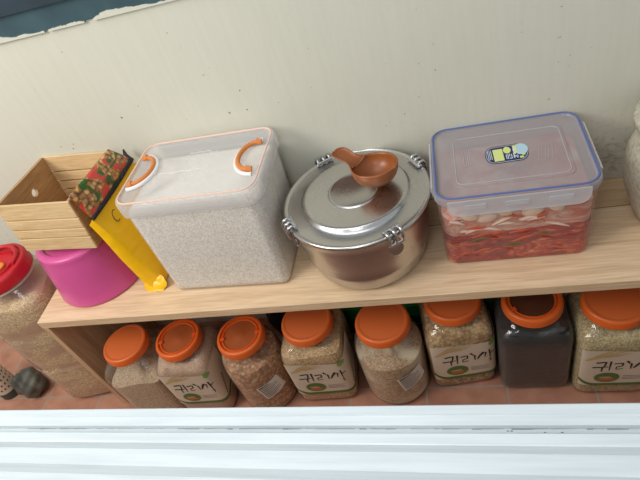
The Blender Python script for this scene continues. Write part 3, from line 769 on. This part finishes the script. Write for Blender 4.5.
# ------------------------------------------------------------------ pickle (kimchi) box
def kimchi():
    root = empty('kimchi_container', (.107, .890, 0), .0, 'clear box of red kimchi with a blue-sealed lid, on the shelf right of the pot', 'container')
    root.scale = (1.025, 1.0, 1.0)
    H_ = .178
    B_ = milky('pinkish_clear_plastic', (214, 178, 176), .10, .42, .25)
    MB().rings(box_rings([(.270, .200, .02, 0, 0), (.280, .210, .024, .004, 0), (.283, .214, .026, .012, 0), (.2832, .2145, .026, .02, 0), (.286, .221, .027, .1, 0), (.2888, .2275, .028, H_ - .01, 0), (.289, .228, .028, H_, 0), (.291, .233, .028, H_ + .006, 0)]), cap0=True).build('box_body', B_, root, angle=1.2)
    def km(name, stops, scale=30):
        k = N(name); f = k.noise(k.mapping((1, 1, 2.6), rot=(0, .25, 0)), scale, 6, .7, 1.6); f2 = k.noise(k.mapping(loc=(2, 1, 0)), 70, 4, .6)
        col = k.ramp(f, stops); col = k.mix(k.ramp(f2, [(.62, (0, 0, 0)), (.72, (150, 150, 150))]), col, lin((232, 128, 84)))
        k.pbsdf(col, .3, normal=k.bump(f, .6, .004)); return k.m
    low = km('kimchi_red', [(.30, (70, 30, 18)), (.41, (138, 28, 18)), (.51, (170, 42, 26)), (.59, (204, 92, 54)), (.66, (212, 160, 116))], 14)
    up = km('kimchi_pale', [(.32, (170, 66, 48)), (.44, (206, 118, 92)), (.54, (216, 170, 150)), (.66, (232, 214, 198))], 10)
    def layer(name, z0, z1, s, mat, amp, ph):
        m = MB(); rr = []
        for i in range(7):
            z = z0 + (z1 - z0) * i / 6; k = z / H_
            w_ = .282 + .006 * k - .005; d_ = .213 + .015 * k - .005
            rr.append([(x * s, y * s, z + (amp * math.sin(30 * x + ph) * math.cos(22 * y + ph) + amp * .6 * math.sin(71 * x) if i == 6 else 0)) for x, y, _ in rrect(w_, d_, .024, 8, z)])
        for q in (.85, .6, .3, .05): rr.append([(x * q, y * q, z1 + amp * math.sin(40 * x * q + ph) * math.cos(36 * y * q)) for x, y, _ in rr[6]])
        return m.rings(rr, cap0=True, cap1=True).build(name, mat, root, angle=1.0)
    layer('kimchi', .003, .092, 1.0, low, .007, .5)
    a = layer('cabbage_pieces', .080, .150, .985, up, .010, 2.0); a['label'] = 'pale cabbage pieces above the red juice'
    # loose leaves, stalks and radish pieces pressed to the front
    rnd = random.Random(21)
    cols = [plain('kimchi_leaf', (150, 40, 28), .35), plain('kimchi_orange', (196, 84, 46), .35), plain('radish_white', (226, 196, 176), .35), plain('scallion', (96, 92, 44), .4)]
    for i in range(40):
        x = rnd.uniform(-.125, .125); z = rnd.uniform(.02, .14); k = z / H_
        y = -(.105 + .009 * k) + .0018
        c = cols[rnd.choice([0, 0, 1, 1, 3]) if z < .09 else rnd.choice([1, 2, 2])]
        L_ = rnd.uniform(.010, .026); a_ = rnd.uniform(-.7, .7); m = MB()
        m.tube([(x - L_ * math.cos(a_), y, z - L_ * math.sin(a_) * .6), (x, y - .0005, z + .003), (x + L_ * math.cos(a_), y, z + L_ * math.sin(a_) * .6)], [.002, rnd.uniform(.0028, .0042), .0015], 8)
        m.build('vegetable_piece', c, root)
    for x, z, a_, rx in ((-.085, .146, .3, .020), (-.052, .140, -.4, .024), (-.020, .150, .2, .018), (.030, .143, -.2, .021), (.070, .150, .5, .018)):
        m = MB(); m.lathe([(0, -1), (.5, -.87), (.87, -.5), (1, 0), (.87, .5), (.5, .87), (0, 1)], 16)
        m.xf(Matrix.Translation((x, -(.105 + .0125 * z / H_) + .0065, z)) @ Matrix.Rotation(a_, 4, 'Y') @ Matrix.Diagonal((rx, .006, rx * .62, 1))); m.build('radish_piece', cols[2], root)
    LM = milky('frosted_lid_plastic', (176, 170, 174), .50, .8, .28)
    L = MB().rings(box_rings([(.289, .233, .03, .186, 0), (.296, .240, .032, .186, 0), (.299, .243, .034, .190, 0), (.299, .243, .034, .199, 0), (.295, .239, .033, .2035, 0), (.283, .227, .029, .2035, 0), (.279, .223, .028, .1995, 0),
                              (.218, .166, .016, .1995, 0), (.216, .164, .015, .2015, 0), (.01, .01, .002, .2015, 0)]), cap1=True).build('lid', LM, root, angle=.7)
    MB().tube(rrect(.2875, .2315, .031, 8, .2036), .0022, 8, closed=True).build('gasket', plain('blue_gasket', (88, 106, 158), .5), L)
    WM = milky('clear_flap_plastic', (222, 222, 226), .34, .8, .3)
    def flap(w_, n=28):
        m = MB(); h = .036; pts = []
        r = .022
        out = [(-w_ / 2, 0), (-w_ / 2, -h + r)] + [(-w_ / 2 + r - r * math.cos(a), -h + r - r * math.sin(a)) for a in [PI / 2 * i / 6 for i in range(1, 7)]]
        out += [(-x, z) for x, z in reversed(out)]
        f_ = [(x, -.0015, z) for x, z in out]; b_ = [(x, .0015, z) for x, z in out]; k = len(out)
        m.add(f_ + b_, [tuple(range(k)), tuple(range(2 * k - 1, k - 1, -1))] + [(i, (i + 1) % k, (i + 1) % k + k, i + k) for i in range(k)])
        for x in (-w_ * .30, 0, w_ * .30): m.box(x - .020, x + .020, -.003, -.001, -.020, -.010)
        return m
    flap(.25).xf(Matrix.Translation((.0, -.1235, .2015)) @ Matrix.Rotation(-.06, 4, 'X')).build('lock_flap', WM, L, smooth=False)
    flap(.25).xf(Matrix.Translation((0, .1232, .2015)) @ Matrix.Rotation(PI, 4, 'Z')).build('lock_flap', WM, L, smooth=False)
    for sx in (-1, 1): flap(.15).xf(Matrix.Translation((sx * .1512, 0, .2015)) @ Matrix.Rotation(sx * PI / 2, 4, 'Z')).build('lock_flap', WM, L, smooth=False)
    rl = MB()                                             # raised frame line on the lid
    rl.tube(rrect(.206, .150, .014, 6, .2018), .0009, 6, closed=True)
    for i in range(4): rl.tube([(-.085 + i * .004, -.02, .2018), (-.085 + i * .004, .035, .2018)], .0006, 5)
    for i in range(5): rl.tube([(.052 + i * .006, -.03 + .006 * (i % 2), .2018), (.060 + i * .006, .02, .2018)], .0005, 5)
    rl.build('raised_lines', plain('lid_lines', (178, 172, 178), .4), L)
    # oval sticker
    s = MB(); zz = .2022
    def stad(w_, d_, z, mi, cx=0, cy=0):
        pts = rrect(w_, d_, min(w_, d_) * .42, 10, z, cx, cy); s.add(pts, [tuple(range(len(pts)))], mi)
    stad(.078, .040, zz, 0)
    stad(.0745, .0365, zz + .0001, 3); stad(.073, .035, zz + .0002, 0)
    s.box(-.0240, -.0060, -.0150, .0125, zz, zz + .0004, 1)
    oval2 = lambda cx, cy, r, r2, mi, z: s.add([(cx, cy, z)] + [(cx + r * math.cos(2 * PI * i / 20), cy + r2 * math.sin(2 * PI * i / 20), z) for i in range(20)], [(0, 1 + i, 1 + (i + 1) % 20) for i in range(20)], mi)
    oval2(.0020, .0075, .0070, .0080, 1, zz + .0005); oval2(.0270, .0060, .0130, .0130, 2, zz + .0005)
    s.box(.0130, .0200, -.002, .0160, zz, zz + .0007, 1)
    for (x, y, dx, dy) in [(-.034, -.01, .001, .022), (-.031, -.01, .001, .022), (-.028, -.01, .001, .022), (-.002, -.013, .0014, .010), (.001, -.013, .0014, .010), (.004, -.013, .0035, .0014), (.004, -.008, .0014, .006), (.0075, -.013, .0014, .010),
                           (.0115, -.004, .0050, .0030), (.0115, -.013, .002, .008), (.0140, -.010, .006, .002), (.0170, -.013, .002, .006), (.0125, .002, .0030, .006), (.0150, .008, .004, .003)]:
        s.box(x, x + dx, y, y + dy, zz, zz + .0009, 3)
    s.box(.0220, .0290, -.0145, -.0105, zz, zz + .0007, 1); s.box(.0270, .0330, -.0085, -.0050, zz, zz + .0007, 1)
    s.xf(Matrix.Translation((-.003, .004, 0)) @ Matrix.Rotation(.03, 4, 'Z') @ Matrix.Diagonal((1.03, 1.4, 1, 1)))
    st = s.build('sticker', [plain('sticker_navy', (30, 42, 84), .4), plain('sticker_yellow', (214, 222, 138), .4), plain('sticker_skyblue', (176, 208, 222), .4), plain('sticker_white', (214, 222, 232), .4)], L, smooth=False)
    st['label'] = 'navy oval sticker with yellow and pale blue patches'
kimchi()

# ------------------------------------------------------------------ stoneware jar at the right edge
def onggi():
    root = empty('stoneware_jar', (.452, .885, 0), 0, 'speckled grey-beige stoneware jar cut off by the right edge of the photo', 'jar')
    k = N('speckled_glaze'); f = k.noise(k.mapping(), 120, 2, .5); f2 = k.noise(k.mapping((1, 1, 3)), 8, 3)
    c = k.ramp(f, [(.3, (150, 144, 126)), (.5, (186, 180, 162)), (.7, (200, 194, 176))])
    k.pbsdf(k.mix(.25, c, k.ramp(f2, [(.3, (150, 140, 120)), (.7, (210, 205, 190))])), .35, normal=k.bump(f, .2, .001))
    MB().lathe([(0, 0), (.088, 0), (.092, .004), (.104, .035), (.118, .08), (.124, .12), (.122, .155), (.112, .185), (.103, .202), (.101, .210), (.105, .216), (.104, .222)], 80).build('jar_body', k.m, root, angle=1.2)
    lid = MB().lathe([(.104, .222), (.116, .224), (.120, .229), (.120, .237), (.116, .243), (.08, .256), (.03, .263), (.026, .266), (.022, .272), (.026, .280), (.024, .287), (0, .290)], 80).build('jar_lid', k.m, root, angle=.9)
onggi()
